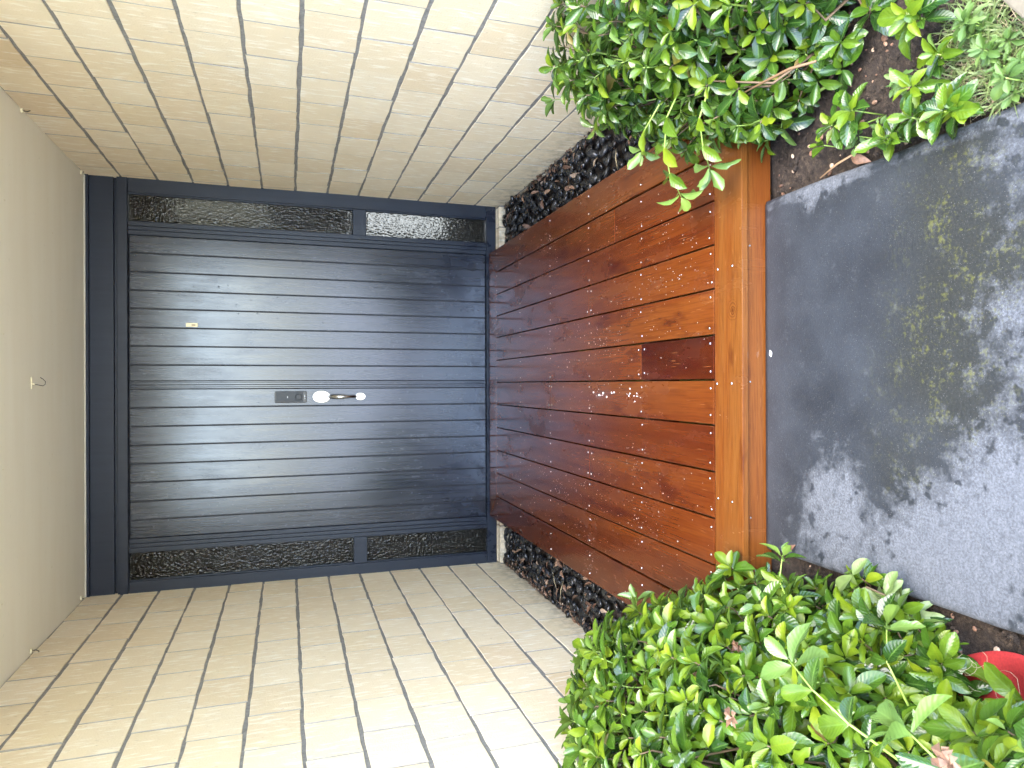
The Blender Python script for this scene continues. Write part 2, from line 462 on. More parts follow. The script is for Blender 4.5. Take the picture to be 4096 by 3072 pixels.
# concrete path
def path():
    y0, y1 = -.697, 1.634
    xs = [PX0, PX0 + .004, PX0 + .014] + list(np.linspace(PX0 + .03, PX1 - .03, 90)) + [PX1 - .014, PX1 - .004, PX1]
    ys = list(np.linspace(y0, .3, 16)) + list(np.linspace(.32, y1, 120))
    drop = {0: -.014, 1: -.004, 2: -.0006, len(xs) - 3: -.0006, len(xs) - 2: -.004, len(xs) - 1: -.014}
    nx, ny = len(xs), len(ys)
    spots = [(3250, 745, .060, 1.1), (3380, 650, .05, .9), (3330, 1960, .085, 1.0), (3300, 2120, .10, .80), (3480, 2250, .12, .50), (3250, 2300, .08, .45),
             (3640, 2330, .12, .75), (3750, 2120, .10, .55), (3880, 2350, .14, .85), (4000, 2150, .14, .85), (4060, 1950, .07, .6), (3950, 1800, .05, .45),
             (4070, 560, .08, .55), (4010, 880, .045, .4), (4080, 1260, .05, .45), (3950, 1240, .05, .3), (3880, 440, .05, .4), (4330, 1500, .22, .6)]
    sp = [(at(a, b, 0), r, q) for a, b, r, q in spots]
    al = [(at(a, b, 0), r, q) for a, b, r, q in [(3800, 1250, .13, 1.), (3750, 850, .10, .8), (3850, 1600, .10, .8), (3600, 1850, .09, .5), (4000, 1000, .10, .9), (3650, 1500, .1, .5), (3850, 550, .1, .8)]]
    V, F, D, A = [], [], [], []
    for y in ys:
        for i, x in enumerate(xs):
            wob = .003 * mnoise.noise(Vector((x * 3, y * 9, 2))) if i in (0, 1, nx - 2, nx - 1) else 0
            V.append((x + wob, y, drop.get(i, 0)))
            p = Vector((x, y, 0))
            D.append((sum(q * math.exp(-((p - c).length / r) ** 2) for c, r, q in sp) if y > .3 else .6) + (.45 if i >= nx - 4 else (.2 if i < 3 else 0)))
            A.append(min(1, sum(q * math.exp(-((p - c).length / r) ** 2) for c, r, q in al)) if y > .3 else .4)
    for j in range(ny - 1):
        for i in range(nx - 1):
            a = j * nx + i
            F.append((a, a + 1, a + nx + 1, a + nx))
    o = len(V)
    # skirts down both long sides and the far end
    for i in (0, nx - 1):
        base = len(V)
        for j in range(ny):
            V.append((xs[i], ys[j], -.11)); D.append(.2); A.append(.3)
        for j in range(ny - 1):
            a, b = j * nx + i, (j + 1) * nx + i
            F.append((a, b, base + j + 1, base + j) if i == 0 else (b, a, base + j, base + j + 1))
    base = len(V)
    for i in range(nx): V.append((xs[i], y1, -.11)); D.append(.2); A.append(.3)
    for i in range(nx - 1):
        a = (ny - 1) * nx + i
        F.append((a, a + 1, base + i + 1, base + i))
    me = pyd('concrete_path', V, F, True)
    for nm, arr in (('dry', D), ('algae', A)):
        at_ = me.attributes.new(nm, 'FLOAT', 'POINT'); at_.data.foreach_set('value', np.array(arr, dtype=np.float32))
    tag(link('path', me, None, CONC), kind='structure')
path()

# ------------------------------------------------------------------ brick walls
BL, BH, PB, PC = .2308, .1675, .235, .18
def brick_me(i, L=BL, H=BH, D=.05):
    rr = random.Random(i * 13 + 5)
    n = 4
    def j(a=.0012): return rr.uniform(-a, a)
    ring = []
    zt = [H + j(.0022) for _ in range(n + 1)]; zb = [j(.0022) for _ in range(n + 1)]
    bot = [(L * k / n + (j() if k in (0, n) else 0), zb[k]) for k in range(n + 1)]
    top = [(L * k / n + (j() if k in (0, n) else 0), zt[k]) for k in range(n, -1, -1)]
    ring = bot + top
    cx, cz = L / 2, H / 2
    be = .0014
    V = []
    for x, z in ring:
        V.append((x - math.copysign(be, x - cx) if x < .01 or x > L - .01 else x, 0, z - math.copysign(be, z - cz)))
    for x, z in ring: V.append((x, be, z))
    for x, z in ring: V.append((x, D, z))
    m = len(ring)
    F = [tuple(range(m))]
    for k in range(m):
        a, b = k, (k + 1) % m
        F.append((a, a + m, b + m, b)); F.append((a + m, a + 2 * m, b + 2 * m, b + m))
    F.append(tuple(range(2 * m, 3 * m))[::-1])
    me = pyd('brick', V, F)
    me.materials.append(BRICK); me.materials.append(SMEAR)
    for p in me.polygons:
        if abs(p.normal.x) > .5 and len(p.vertices) == 4: p.material_index = 1
    return me
BRICKS = [brick_me(i) for i in range(9)]
BHALF = [brick_me(40 + i, L=.112) for i in range(3)]

def wall(name, side, y_end, label):
    x = XR if side > 0 else XLW
    root = tag(empty(name, (x, YD, 0)), label, 'wall', kind='thing')
    x_a, x_b = (x + .0028, x + .24) if side > 0 else (x - .24, x - .0028)
    box('mortar', x_a - x, x_b - x, y_end - YD + .002, .35, -.25, ZC, MORTAR, root)
    rr = random.Random(3 + side)
    z_joint0 = .165 + .0065
    for c in range(-2, 12):
        z0 = z_joint0 + c * PC
        top = (c == 11)
        e = link('brick', rr.choice(BRICKS), root)          # header on the free end of the wall
        e.scale = (.186 / BL, 1, (ZC - z0 - .002) / BH if top else 1)
        e.location = (.053 if side > 0 else -.239, y_end - .003 - YD, z0)
        ph = 3.92 + (PB / 2 if (c % 2) else 0)            # a perpend near the door for this course
        k = int((YD + .2 - ph) / PB) + 1
        y = ph + k * PB
        while y > y_end + .02:
            ya = y - PB                                    # brick spans ya..y
            if ya < YD - .02:
                me = rr.choice(BRICKS); L = BL
                if ya < y_end:
                    me = rr.choice(BHALF); ya = y - PB / 2 - .001
                b = link('brick', me, root)
                out = rr.gauss(0, .0009)
                dz = rr.gauss(0, .0012)
                if side > 0:
                    b.rotation_euler = (rr.gauss(0, .002), 0, R(-90)); b.location = (out, y - .0021 - YD, z0 + dz)
                else:
                    b.rotation_euler = (rr.gauss(0, .002), 0, R(90)); b.location = (out, ya + .0021 - YD, z0 + dz)
                if top: b.scale = (1, 1, (ZC - z0 - .002) / BH)
            y -= PB
    return root
wall('brick_wall', 1, 1.57, 'cream brick wall right of the door, standing behind the shrub with the drooping sprig')
wall('brick_wall', -1, 1.10, 'pale sunlit brick wall left of the door on the door lock side')

# ------------------------------------------------------------------ ceiling
ceil_root = tag(empty('porch_ceiling', (0, 2.8, ZC)), 'pale cream painted porch ceiling sheet above the dark double door', 'ceiling', kind='thing')
Y_C0 = 1.15
box('ceiling_sheet', -1.6, 1.6, Y_C0 - 2.8, 1.75, 0, .02, CEIL, ceil_root)
box('roof_edge', -3.2, 3.2, Y_C0 - 2.8 - .05, Y_C0 - 2.8 - .002, -.03, .24, FASC, ceil_root, .004)
box('roof_deck', -3.2, 3.2, Y_C0 - 2.8, 3.6, .023, .2, UNDER, ceil_root)
box('ceiling_bead', XLW + .004, XR - .004, YD - 2.8 - .022, YD - 2.8 - .008, -.007, -.0005, BEAD, ceil_root, .003)
nail_me = bm_mesh('nail_head', (lambda b: (bmesh.ops.create_uvsphere(b, u_segments=8, v_segments=5, radius=.0045), b)[1])(bmesh.new()), True)
nail_me.materials.append(CREAMP)
def at_ceil(px, py): return at(px, py, ZC - .0005)
for px, py in ((18, 800), (210, 932), (14, 1336), (209, 1377), (209, 1817), (12, 1878), (207, 2268), (9, 2417)):
    p = at_ceil(px, py)
    o = link('nail_head', nail_me, ceil_root); o.location = p - Vector((0, 2.8, ZC)); o.scale = (.5, 1.7, .5)

def hook(px, py, label, size=1.0, dirx=1, plate=True):
    p = at_ceil(px, py)
    root = tag(empty('ceiling_hook', p), label, 'hook', 'hooks and clips on the porch ceiling')
    s = size
    box('plate', -.020 * s, .030 * s, -.004 * s, .004 * s, -.005 * s, -.0002, CREAMP, root, .001)
    tube('screw', [(0, 0, -.004 * s), (0, 0, -.014 * s)], .0035 * s, CREAMP, root)
    pts = [(0, 0, -.008 * s), (-.004 * s, .002, -.024 * s), (-.008 * s, .004, -.042 * s), (-.002 * s, .004, -.050 * s), (.010 * s, .003, -.052 * s), (.020 * s, 0, -.044 * s), (.028 * s, -.002, -.034 * s)]
    tube('wire', pts, .0016 * s, WIRE, root)
    return root
hook(124, 1536, 'cream plate with bent dark wire hook in the middle of the ceiling')
for px, py, lab in ((84, 442, 'small cream clip on the ceiling edge by the right wall, nearer the camera'),
                    (322, 690, 'tiny cream clip in the ceiling corner above the right end of the door frame'),
                    (120, 2604, 'small cream clip with dark hook on the ceiling edge by the left wall'),
                    (322, 2392, 'tiny cream clip in the ceiling corner above the left end of the door frame')):
    p = at_ceil(px, py)
    root = tag(empty('ceiling_clip', p), lab, 'clip', 'hooks and clips on the porch ceiling')
    box('plate', -.010, .010, -.007, .007, -.008, -.0002, CREAMP, root, .0015)
    sx = 1 if py < 1500 else -1
    if 'tiny' not in lab:
        tube('wire', [(0, 0, -.006), (0, .006, -.020), (sx * .006, .010, -.028), (sx * .012, .008, -.030)], .002, WIRE, root)
    else:
        tube('wire', [(0, 0, -.006), (sx * .004, -.004, -.016)], .0018, WIRE, root)

# ------------------------------------------------------------------ door
def zd(v, y=YD):           # photograph column -> height on the door plane
    a = math.atan((2048 - v) / FPX) - PITCH
    return CAM_H + y * math.tan(a)
door = tag(empty('double_door', (0, YD, .03)), 'dark charcoal double entrance door with vertical grooves and glass side panes', 'door', kind='thing')
def dbox(name, x0, x1, y0, y1, z0, z1, mat, parent=door, bevel=.0015):
    off = Vector(parent.matrix_world.translation) if parent is not door else Vector((0, YD, .03))
    return link(name, box_me(name, x0, x1, y0 - YD, y1 - YD, z0 - .03, z1 - .03, bevel), parent, mat)
Z_ft, Z_f1, Z_f2, Z_h, Z_lt, Z_lb, Z_sb = ZC - .002, zd(358), zd(456), zd(470), zd(513), zd(1947), .03
dbox('head_trim', XLW - .01, XR + .01, YD - .012, YD + .06, Z_f1 + .001, Z_ft, FRAMEM)
dbox('head_panel', XLW - .01, XR + .01, YD, YD + .06, Z_f2, Z_f1, FRAMEM)
dbox('head_shadow_gap', XLW - .01, XR + .01, YD + .014, YD + .06, Z_h + .001, Z_f2 - .001, FRAMEM)
GLB_R = (.891, 1.048); GLB_L = (-1.068, -.909)
JR, JL = .8216, -.838
dbox('head_rail', XLW - .01, XR + .01, YD - .012, YD + .06, Z_lt, Z_h, FRAMEM, bevel=.003)
dbox('sill_rail', XLW - .01, XR + .01, YD - .010, YD + .06, Z_sb, Z_lb + .002, FRAMEM, bevel=.003)
# a timber/aluminium jamb = flat stile with raised fillets facing the leaf
for sgn, (gx0, gx1), leaf_e, wallx in ((1, GLB_R, JR, XR), (-1, GLB_L, JL, XLW)):
    zb, zt = Z_lb + .003, Z_lt - .001
    inner, outer = (gx0, gx1) if sgn > 0 else (gx1, gx0)
    xa, xb = sorted((outer, wallx + sgn * .01))
    dbox('outer_stile', xa, xb, YD - .008, YD + .06, zb, zt, FRAMEM, bevel=.003)
    jw = inner - leaf_e                         # signed width of the mullion
    steps = [(0.0, .34, -.008), (.34, .64, -.003), (.64, 1.0, .003)]
    for k, (a, b, yy) in enumerate(steps):
        xa, xb = sorted((inner - jw * a, inner - jw * b))
        dbox('mullion', xa + .0004, xb - .0004, YD + yy, YD + .06, zb, zt, FRAMEM, bevel=.0012)
    gxa, gxb = sorted((inner, outer))
    z_m0, z_m1 = zd(1467), zd(1413)
    dbox('mid_rail', gxa - .0005, gxb + .0005, YD - .002, YD + .058, z_m0, z_m1, FRAMEM, bevel=.003)
    for z0, z1 in ((z_m1 + .0005, zt - .0), (zb + .0, z_m0 - .0005)):
        dbox('glass_pane', gxa - .002, gxb + .002, YD + .016, YD + .022, z0, z1, GLASS, bevel=0)
    # thin glazing beads round each pane
    for z0, z1 in ((z_m1, zt), (zb, z_m0)):
        dbox('glazing_bead', gxa - .001, gxa + .006, YD + .004, YD + .0155, z0, z1, GROOVE if False else FRAMEM, bevel=.001)
        dbox('glazing_bead', gxb - .006, gxb + .001, YD + .004, YD + .0155, z0, z1, FRAMEM, bevel=.001)
gr_R = [.7238, .6206, .520, .4196, .3164, .2146, .1114]
gr_L = [-.1236, -.226, -.329, -.4305, -.532, -.6355, -.737]
def leaf(xs, tagl):
    x0, x1 = xs[0], xs[-1]
    lf = link('door_leaf', box_me('door_leaf', x0 + .001, x1 - .001, .0155, .055, Z_lb + .004 - .03, Z_lt - .002 - .03), door, GROOVE)
    lf['label'] = tagl
    for a, b in zip(xs[:-1], xs[1:]):
        o = link('plank', box_me('plank', a + .0028, b - .0028, .0095, .0152, Z_lb + .006 - .03, Z_lt - .006 - .03, .0018), lf, DOORM)
    return lf
leaf(sorted([JR] + gr_R + [.0217]), 'right leaf of the double door, plain grooved panels with a small cream plate')
leaf(sorted([JL] + gr_L + [-.0204]), 'left leaf of the double door, carrying the lock and pull handle')
# meeting stiles
for a, b, yy in ((-.0196, -.0115, .006), (-.0102, .0002, .0095), (.0025, .0130, .004), (.0135, .0212, .0075)):
    dbox('meeting_stile', a, b, YD + yy, YD + .05, Z_lb + .006, Z_lt - .004, DOORM, bevel=.001)

# digital lock (upper) and pull handle on the left leaf
def xz_poly(pts, y0, y1, bevel=.001, seg=2):
    b = prism_bm([(x, z) for x, z in pts], 0, y1 - y0, bevel, seg)
    bmesh.ops.transform(b, matrix=Matrix(((1, 0, 0, 0), (0, 0, -1, y1), (0, 1, 0, 0), (0, 0, 0, 1))), verts=b.verts)
    bmesh.ops.recalc_face_normals(b, faces=b.faces)
    return b
def rrect(cx, cz, w, h, r, n=5):
    out = []
    for sx, sz, a0 in ((1, 1, 0), (-1, 1, 90), (-1, -1, 180), (1, -1, 270)):
        for k in range(n):
            a = R(a0 + 90 * k / (n - 1))
            out.append((cx + sx * (w / 2 - r) + r * math.cos(a), cz + sz * (h / 2 - r) + r * math.sin(a)))
    return out
def ell(cx, cz, w, h, n=28): return [(cx + w / 2 * math.cos(2 * math.pi * k / n), cz + h / 2 * math.sin(2 * math.pi * k / n)) for k in range(n)]
def part(name, pts, y0, y1, mat, parent, bevel=.001, seg=2, smooth=False):
    pts = [(x, z - .03) for x, z in pts]
    return link(name, bm_mesh(name, xz_poly(pts, y0, y1, bevel, seg), smooth), parent, mat)
ZLT, ZLB = zd(1099), zd(1226)
xl = -.0715
yf = .0092
lock = part('door_lock', rrect(xl, (ZLT + ZLB) / 2, .066, ZLT - ZLB, .007), yf - .024, yf, BLACKP, door, .003)
zc = (ZLT + ZLB) / 2
part('face_plate', rrect(xl, zc + .006, .059, ZLT - ZLB - .026, .004), yf - .0262, yf - .0242, LOCKM, lock, .0008)
part('status_light', rrect(xl, zd(1150), .011, .004, .001), yf - .0275, yf - .0263, WHITEP, lock, .0003, 1)
zr = zd(1194)
def ring_me(cx, cz, r0, r1, y0, y1, n=28):
    V, F = [], []
    for k in range(n):
        a = 2 * math.pi * k / n
        for r, y in ((r0, y1), (r0, y0), (r1, y0), (r1, y1)): V.append((cx + r * math.cos(a), y, cz + r * math.sin(a)))
    for k in range(n):
        b = ((k + 1) % n) * 4; a = k * 4
        for q in range(3): F.append((a + q, a + q + 1, b + q + 1, b + q))
    return pyd('ring', V, F, True)
link('dial_ring', ring_me(xl, zr - .03, .0165, .0205, yf - .0275, yf - .026), lock, BLACKP)
part('key_cover', ell(xl, zr, .030, .030), yf - .0285, yf - .0263, LOCKM, lock, .0008)
part('pointer', [(xl - .003, zr - .002), (xl, zr - .009), (xl + .003, zr - .002)], yf - .0295, yf - .0286, BLACKP, lock, 0)
for k in range(4):
    part('lettering', rrect(xl - .010 + k * .0065, ZLB + .010, .004, .003 if k % 2 else .004, .0006), yf - .0252, yf - .0241, WHITEP, lock, 0)

Z1t, Z1b, Zgt, Zgb, Z2t, Z2b = zd(1250), zd(1323), zd(1320), zd(1424), zd(1421), zd(1463)
handle = part('pull_handle', ell(xl, (Z1t + Z1b) / 2, .073, Z1t - Z1b), yf - .007, yf, NICKEL, door, .003)
part('upper_boss', ell(xl, (Z1t + Z1b) / 2 - .003, .068, Z1t - Z1b - .012), yf - .0105, yf - .0072, NICKEL, handle, .002)
part('lower_plate', ell(xl, (Z2t + Z2b) / 2, .046, Z2t - Z2b), yf - .007, yf, NICKEL, handle, .003)
zk = (Z1t + Z1b) / 2 - .010
for dx, dz, ww, hh in ((0, 0, .004, .014), (-.006, .010, .003, .010), (.006, .010, .003, .010), (0, -.012, .007, .006)):
    part('keyhole_mark', rrect(xl + dx, zk + dz, ww, hh, .001), yf - .0118, yf - .0106, BLACKP, handle, 0)
tube('thumb_lever', [(xl, yf - .008, Z1b - .03 + .010), (xl, yf - .022, Z1b - .03 + .006), (xl, yf - .034, Z1b - .03 + .000)], [.009, .010, .007], NICKEL, handle, 10)
gp = []
for k in range(15):
    t = k / 14
    z = Zgt + .004 + (Zgb - .004 - Zgt) * t - .03
    y = yf - .006 - .048 * math.sin(math.pi * min(1, t * 1.02)) ** .6
    gp.append((xl, y, z))
V, F = tube_vf(gp, [.008 + .0065 * math.sin(math.pi * (min(1, (k / 14) * 1.25 + .12)) ** .8) for k in range(15)], 10)
link('grip', pyd('grip', V, F, True), handle, NICKEL)
# small cream plate on the right leaf
zp0, zp1 = zd(792), zd(744)
xpl = (1536 - 1297) * .001358 * 1.035
plate = part('cream_plate', rrect(xpl, (zp0 + zp1) / 2, .022, zp1 - zp0, .004), yf - .006, yf, CREAMP, door, .001)
part('slot', rrect(xpl - .001, (zp0 + zp1) / 2 - .008, .007, .020, .003), yf - .0075, yf - .0061, simple('slot_brown', (.35, .24, .13), .6), plate, 0)
# hallway behind the glass
hall = tag(empty('hallway', (0, YD + .06, 0)), 'dark hallway seen through the hammered glass side panes', 'hallway', kind='thing')
box('hallway_floor', -2.2, 2.2, .012, 3, -.05, 0, DARKROOM, hall)
box('hallway_back_wall', -2.2, 2.2, 2.6, 2.7, .002, 2.6, DARKROOM, hall)
for x0, x1 in ((-2.3, -2.202), (2.202, 2.3)): box('hallway_side_wall', x0, x1, .012, 3, -.05, 2.6, DARKROOM, hall)
box('hallway_top', -2.2, 2.2, .012, 2.598, 2.55, 2.6, DARKROOM, hall)
for x0, x1 in ((-2.3, XLW - .245), (XR + .245, 2.3)): box('hallway_front_wall', x0, x1, -.05, .0118, -.05, 2.6, DARKROOM, hall)
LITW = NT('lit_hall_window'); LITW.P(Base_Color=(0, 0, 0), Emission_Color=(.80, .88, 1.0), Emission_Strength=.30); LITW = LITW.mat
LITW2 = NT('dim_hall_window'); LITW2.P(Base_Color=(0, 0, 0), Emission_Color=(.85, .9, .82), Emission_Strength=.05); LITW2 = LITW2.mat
box('hall_window', 1.26, 1.50, 1.55, 1.57, .02, .72, LITW, hall)
box('hall_window', 1.30, 1.62, 1.75, 1.77, 1.45, 2.15, LITW2, hall)

# brick sill under the frame
sill = tag(empty('brick_sill', (0, YD, 0)), 'narrow cream brick sill below the door frame, behind the deck', 'sill', kind='thing')
box('mortar', XLW + .001, XR - .001, -.06, .05, -.2, .018, MORTAR, sill)
xx = XLW + .006
while xx < XR - .02:
    x2 = min(xx + .235, XR - .006)
    box('brick', xx, x2 - .007, -.068, -.062 + .04, -.055, .0255, BRICK, sill, .003)
    box('brick', xx, x2 - .007, -.020, .03, .0, .0285, BRICK, sill, .003)
    xx = x2
# ------------------------------------------------------------------ deck
deck = tag(empty('timber_deck', (0, 2.9, 0)), 'wet red hardwood deck with mitred border in front of the door', 'deck', kind='thing')
DZ0, DZ1 = DECK_Z - .020, DECK_Z
def board(poly, mat, tint, z0=DZ0, z1=DZ1, name='board'):
    poly = [(x, y - 2.9) for x, y in poly]
    o = prism(name, poly, z0, z1, mat, deck, .0025, 2)
    o['tint'] = float(tint)
    return o
screw_me = bm_mesh('nail_head', (lambda b: (bmesh.ops.create_cone(b, cap_ends=True, segments=8, radius1=.0036, radius2=.0026, depth=.0016), b)[1])(bmesh.new()))
screw_me.materials.append(METAL)
def nail(x, y, z=DZ1, parent=deck, rot=None):
    o = link('nail_head', screw_me, parent); o.location = (x, y - 2.9, z + .0006)
    if rot: o.rotation_euler = rot
    return o
X0, X1, YF, YB = -.829, .820, 1.629, 4.164
bw = .136
jx = [.680, .544, .413, .282, .144, .0104, -.125, -.264, -.403, -.542, -.684]
gp_ = .0050
yi0, yi1 = 1.765, 4.018
front = board([(X0, YF), (X1, YF), (X1, yi0 - gp_), (X0, yi0 - gp_)], WOODX, .86)
board([(X0, yi0), (jx[10] - gp_, yi0), (jx[10] - gp_, yi1 + .002), (X0, YB - .002)], WOODY, .36)
board([(jx[0] + gp_, yi0), (X1, yi0), (X1, YB - .002), (jx[0] + gp_, yi1 + .002)], WOODY, .60)
board([(jx[10] - gp_ + .003, yi1 + .003), (jx[0] + gp_ - .003, yi1 + .003), (X1 - .003, YB), (X0 + .003, YB)], WOODX, .55)
joists = [4.0, 3.56, 3.107, 2.657, 2.207, 1.782]
joins = {0: (2.414, .40, .52), 2: (2.657, .60, .50), 3: (None, .58, 0), 4: (2.208, .10, .62), 5: (3.105, .60, .52), 6: (None, .32, 0), 7: (2.657, .48, .42),
         8: (None, .50, 0), 9: (None, .46, 0), 1: (None, .42, 0)}
for i in range(10):
    xa, xb = jx[i + 1] + gp_ / 2, jx[i] - gp_ / 2
    yj, t_front, t_back = joins[i]
    segs = [(yi0 + .0, yi1, t_front)] if yj is None else [(yi0, yj - .0006, t_front), (yj + .0006, yi1, t_back)]
    for ya, yb, tt in segs:
        b = board([(xa, ya), (xb, ya), (xb, yb), (xa, yb)], WOODY, tt)
    for yy in joists:
        ys = [yy] if yj is None or abs(yy - yj) > .05 else [yy - .018, yy + .018]
        for y in ys:
            for x in (xa + .022, xb - .022): nail(x + random.gauss(0, .002), y + random.gauss(0, .003))
for yy in joists[:-1] + [1.79]:
    for x in (X0 + .03, X0 + .105, X1 - .03, X1 - .105): nail(x, yy)
for px, py in ((2870, 1078), (2928, 1063), (2868, 1535), (2926, 1534), (2872, 1994), (2928, 2008), (2872, 620), (2928, 560), (2872, 2450), (2928, 2480)):
    p = at(px, py, DZ1); nail(p.x, p.y)
fas = box('fascia', X0, X1, YF + .008 - 2.9, YF + .027 - 2.9, -.022, DZ0 - .0008, WOODX, deck, .002); fas['tint'] = .80
for px, py in ((3000, 980), (2998, 1527), (3004, 2073)):
    p = at(px, py, .055); nail(p.x, YF + .0075, .050, deck, (R(90), 0, 0))
for xa in (X0, X1 - .019):
    o = box('fascia', xa, xa + .019, YF + .029 - 2.9, YB - 2.9, -.022, DZ0 - .0008, WOODY, deck, .002); o['tint'] = .45
for yy in joists:
    box('joist', X0 + .02, X1 - .02, yy - .023 - 2.9, yy + .023 - 2.9, -.06, DZ0 - .0015, UNDER, deck)
# the knot in the front board
# droplets lying on the boards
mb = MB()
rd = random.Random(11)
def drop(x, y, r, e=1.0):
    V = [(x, y, DZ1 + r * .55)]
    n = 6
    for k in range(n):
        a = 2 * math.pi * k / n
        V.append((x + r * .75 * math.cos(a), y + r * .75 * e * math.sin(a), DZ1 + r * .38))
    for k in range(n):
        a = 2 * math.pi * k / n
        V.append((x + r * math.cos(a), y + r * e * math.sin(a), DZ1 - .0002))
    F = [(0, 1 + k, 1 + (k + 1) % n) for k in range(n)] + [(1 + k, 1 + n + k, 1 + n + (k + 1) % n, 1 + (k + 1) % n) for k in range(n)]
    mb.add(V, F)
cl = [(rd.uniform(X0 + .05, X1 - .05), rd.uniform(1.8, 3.4), rd.uniform(.05, .25)) for _ in range(40)]
for _ in range(900):
    cx, cy, cr = rd.choice(cl)
    x, y = rd.gauss(cx, cr * .5), rd.gauss(cy, cr)
    if X0 + .01 < x < X1 - .01 and 1.78 < y < 4.0 and min(abs(x - j) for j in jx) > .008:
        drop(x, y, rd.uniform(.0008, .0019) * (1 if rd.random() < .93 else 1.5), rd.uniform(1, 1.6))
tag(mb.build('water_drops', DROP), 'tiny raindrops standing on the wet hardwood deck boards', 'water', kind='stuff')

# ------------------------------------------------------------------ pebble strips
def pebble_vf(rr, a, b, c):
    V, F = [], []
    n, mrow = 8, 4
    ph = rr.uniform(0, 6.28)
    V.append((0, 0, c))
    for i in range(1, mrow):
        th = math.pi * i / mrow
        for k in range(n):
            f = 2 * math.pi * k / n
            q = 1 + .10 * math.sin(2 * f + ph) + .06 * math.sin(3 * f + ph * 2)
            V.append((a * q * math.sin(th) ** .8 * math.cos(f), b * q * math.sin(th) ** .8 * math.sin(f), c * math.cos(th)))
    V.append((0, 0, -c))
    for k in range(n):
        F.append((0, 1 + k, 1 + (k + 1) % n))
        for i in range(mrow - 2):
            p = 1 + i * n
            F.append((p + k, p + n + k, p + n + (k + 1) % n, p + (k + 1) % n))
        e = len(V) - 1; p = 1 + (mrow - 2) * n
        F.append((p + k, e, p + (k + 1) % n))
    return V, F
rp = random.Random(5)
PEBM = []
for i in range(8):
    V, F = pebble_vf(rp, rp.uniform(.026, .036), rp.uniform(.019, .025), rp.uniform(.009, .013))
    me = pyd('pebble', V, F, True); me.materials.append(PEB); PEBM.append((me, V, F))
def pebble_strip(x0, x1, label, seed):
    rr = random.Random(seed)
    root = tag(empty('pebble_bed', ((x0 + x1) / 2, 2.9, 0)), label, 'pebble bed')
    base = pyd('pebble_base', [(x0, 1.6, -.035), (x1, 1.6, -.035), (x1, 4.14, -.035), (x0, 4.14, -.035)], [(0, 1, 2, 3)])
    link('soil_base', base, root, SOIL).location = (-(x0 + x1) / 2, -2.9, 0)
    pts = []
    y = 1.62
    while y < 4.12:
        x = x0 + .012 + rr.uniform(0, .02)
        while x < x1 - .008:
            pts.append((x + rr.gauss(0, .006), y + rr.gauss(0, .008)))
            x += rr.uniform(.046, .060)
        y += .043
    pts.sort(key=lambda p: p[1])
    vis = [p for p in pts]
    mb = MB(); n_ind = 0
    for (x, y) in vis:
        mi = rr.randrange(len(PEBM)); me, V, F = PEBM[mi]
        s = rr.uniform(.75, 1.15)
        rot = Matrix.Rotation(rr.uniform(0, 6.28), 4, 'Z') @ Matrix.Rotation(rr.gauss(0, .32), 4, 'X') @ Matrix.Rotation(rr.gauss(0, .3), 4, 'Y')
        x = min(max(x, x0 + .020), x1 - .018)
        z = -.012 + rr.uniform(-.008, .012)
        M = Matrix.Translation((x - (x0 + x1) / 2, y - 2.9, z)) @ rot @ Matrix.Scale(s, 4)
        if n_ind < 295 and y > 1.95 and rr.random() < .62:
            o = link('pebble', me, root); o.matrix_local = M; n_ind += 1
        else:
            mb.add([M @ Vector(v) for v in V], F)
    o = mb.build('pebbles', PEB, root); o['kind'] = 'stuff'
    return root
pebble_strip(X1 + .004, XR + .002, 'strip of wet black pebbles between the deck and the right brick wall', 21)
pebble_strip(XLW - .002, X0 - .004, 'strip of wet black pebbles between the deck and the left brick wall', 22)

# dead leaves on the pebbles
def crisp_leaf(seed, L, W):
    rr = random.Random(seed)
    ts = [0, .2, .45, .7, .9, 1]
    ws = [.05, .6, 1, .8, .35, .02]
    V, F = [], []
    tw = rr.uniform(-1.2, 1.2); cu = rr.uniform(.2, 1.2)
    for t, wd in zip(ts, ws):
        for s in (-1, 0, 1):
            x = s * wd * W / 2 * (1 + rr.gauss(0, .1)); y = L * t
            z = abs(s) * wd * W * .35 * cu + .16 * L * math.sin(3 * t + tw) + rr.gauss(0, .0012)
            V.append((x, y - L / 2, z))
    for i in range(len(ts) - 1):
        for s in range(2):
            a = i * 3 + s
            F.append((a, a + 1, a + 4, a + 3))
    me = pyd('dead_leaf', V, F, True); me.materials.append(DEAD)
    return me
DL = [crisp_leaf(i, random.uniform(.035, .060), random.uniform(.014, .022)) for i in range(7)]
rl = random.Random(77)
for side, n, lab, grp in ((1, 34, 'curled dry brown leaf lying on black pebbles by the right wall', 'dead leaves on the right pebble strip'),
                          (-1, 60, 'curled dry brown leaf lying on black pebbles by the left wall', 'dead leaves on the left pebble strip')):
    for _ in range(n):
        y = rl.uniform(1.95, 4.05)
        x = rl.betavariate(1.6, 1.1) * .24 + .85
        o = link('dead_leaf', rl.choice(DL)); o.location = (side * x, y, rl.uniform(.006, .018))
        o.rotation_euler = (rl.gauss(0, .4), rl.gauss(0, .4), rl.uniform(0, 6.28)); k = rl.uniform(.75, 1.3); o.scale = (k, k, k)
        tag(o, lab, 'dead leaf', grp)
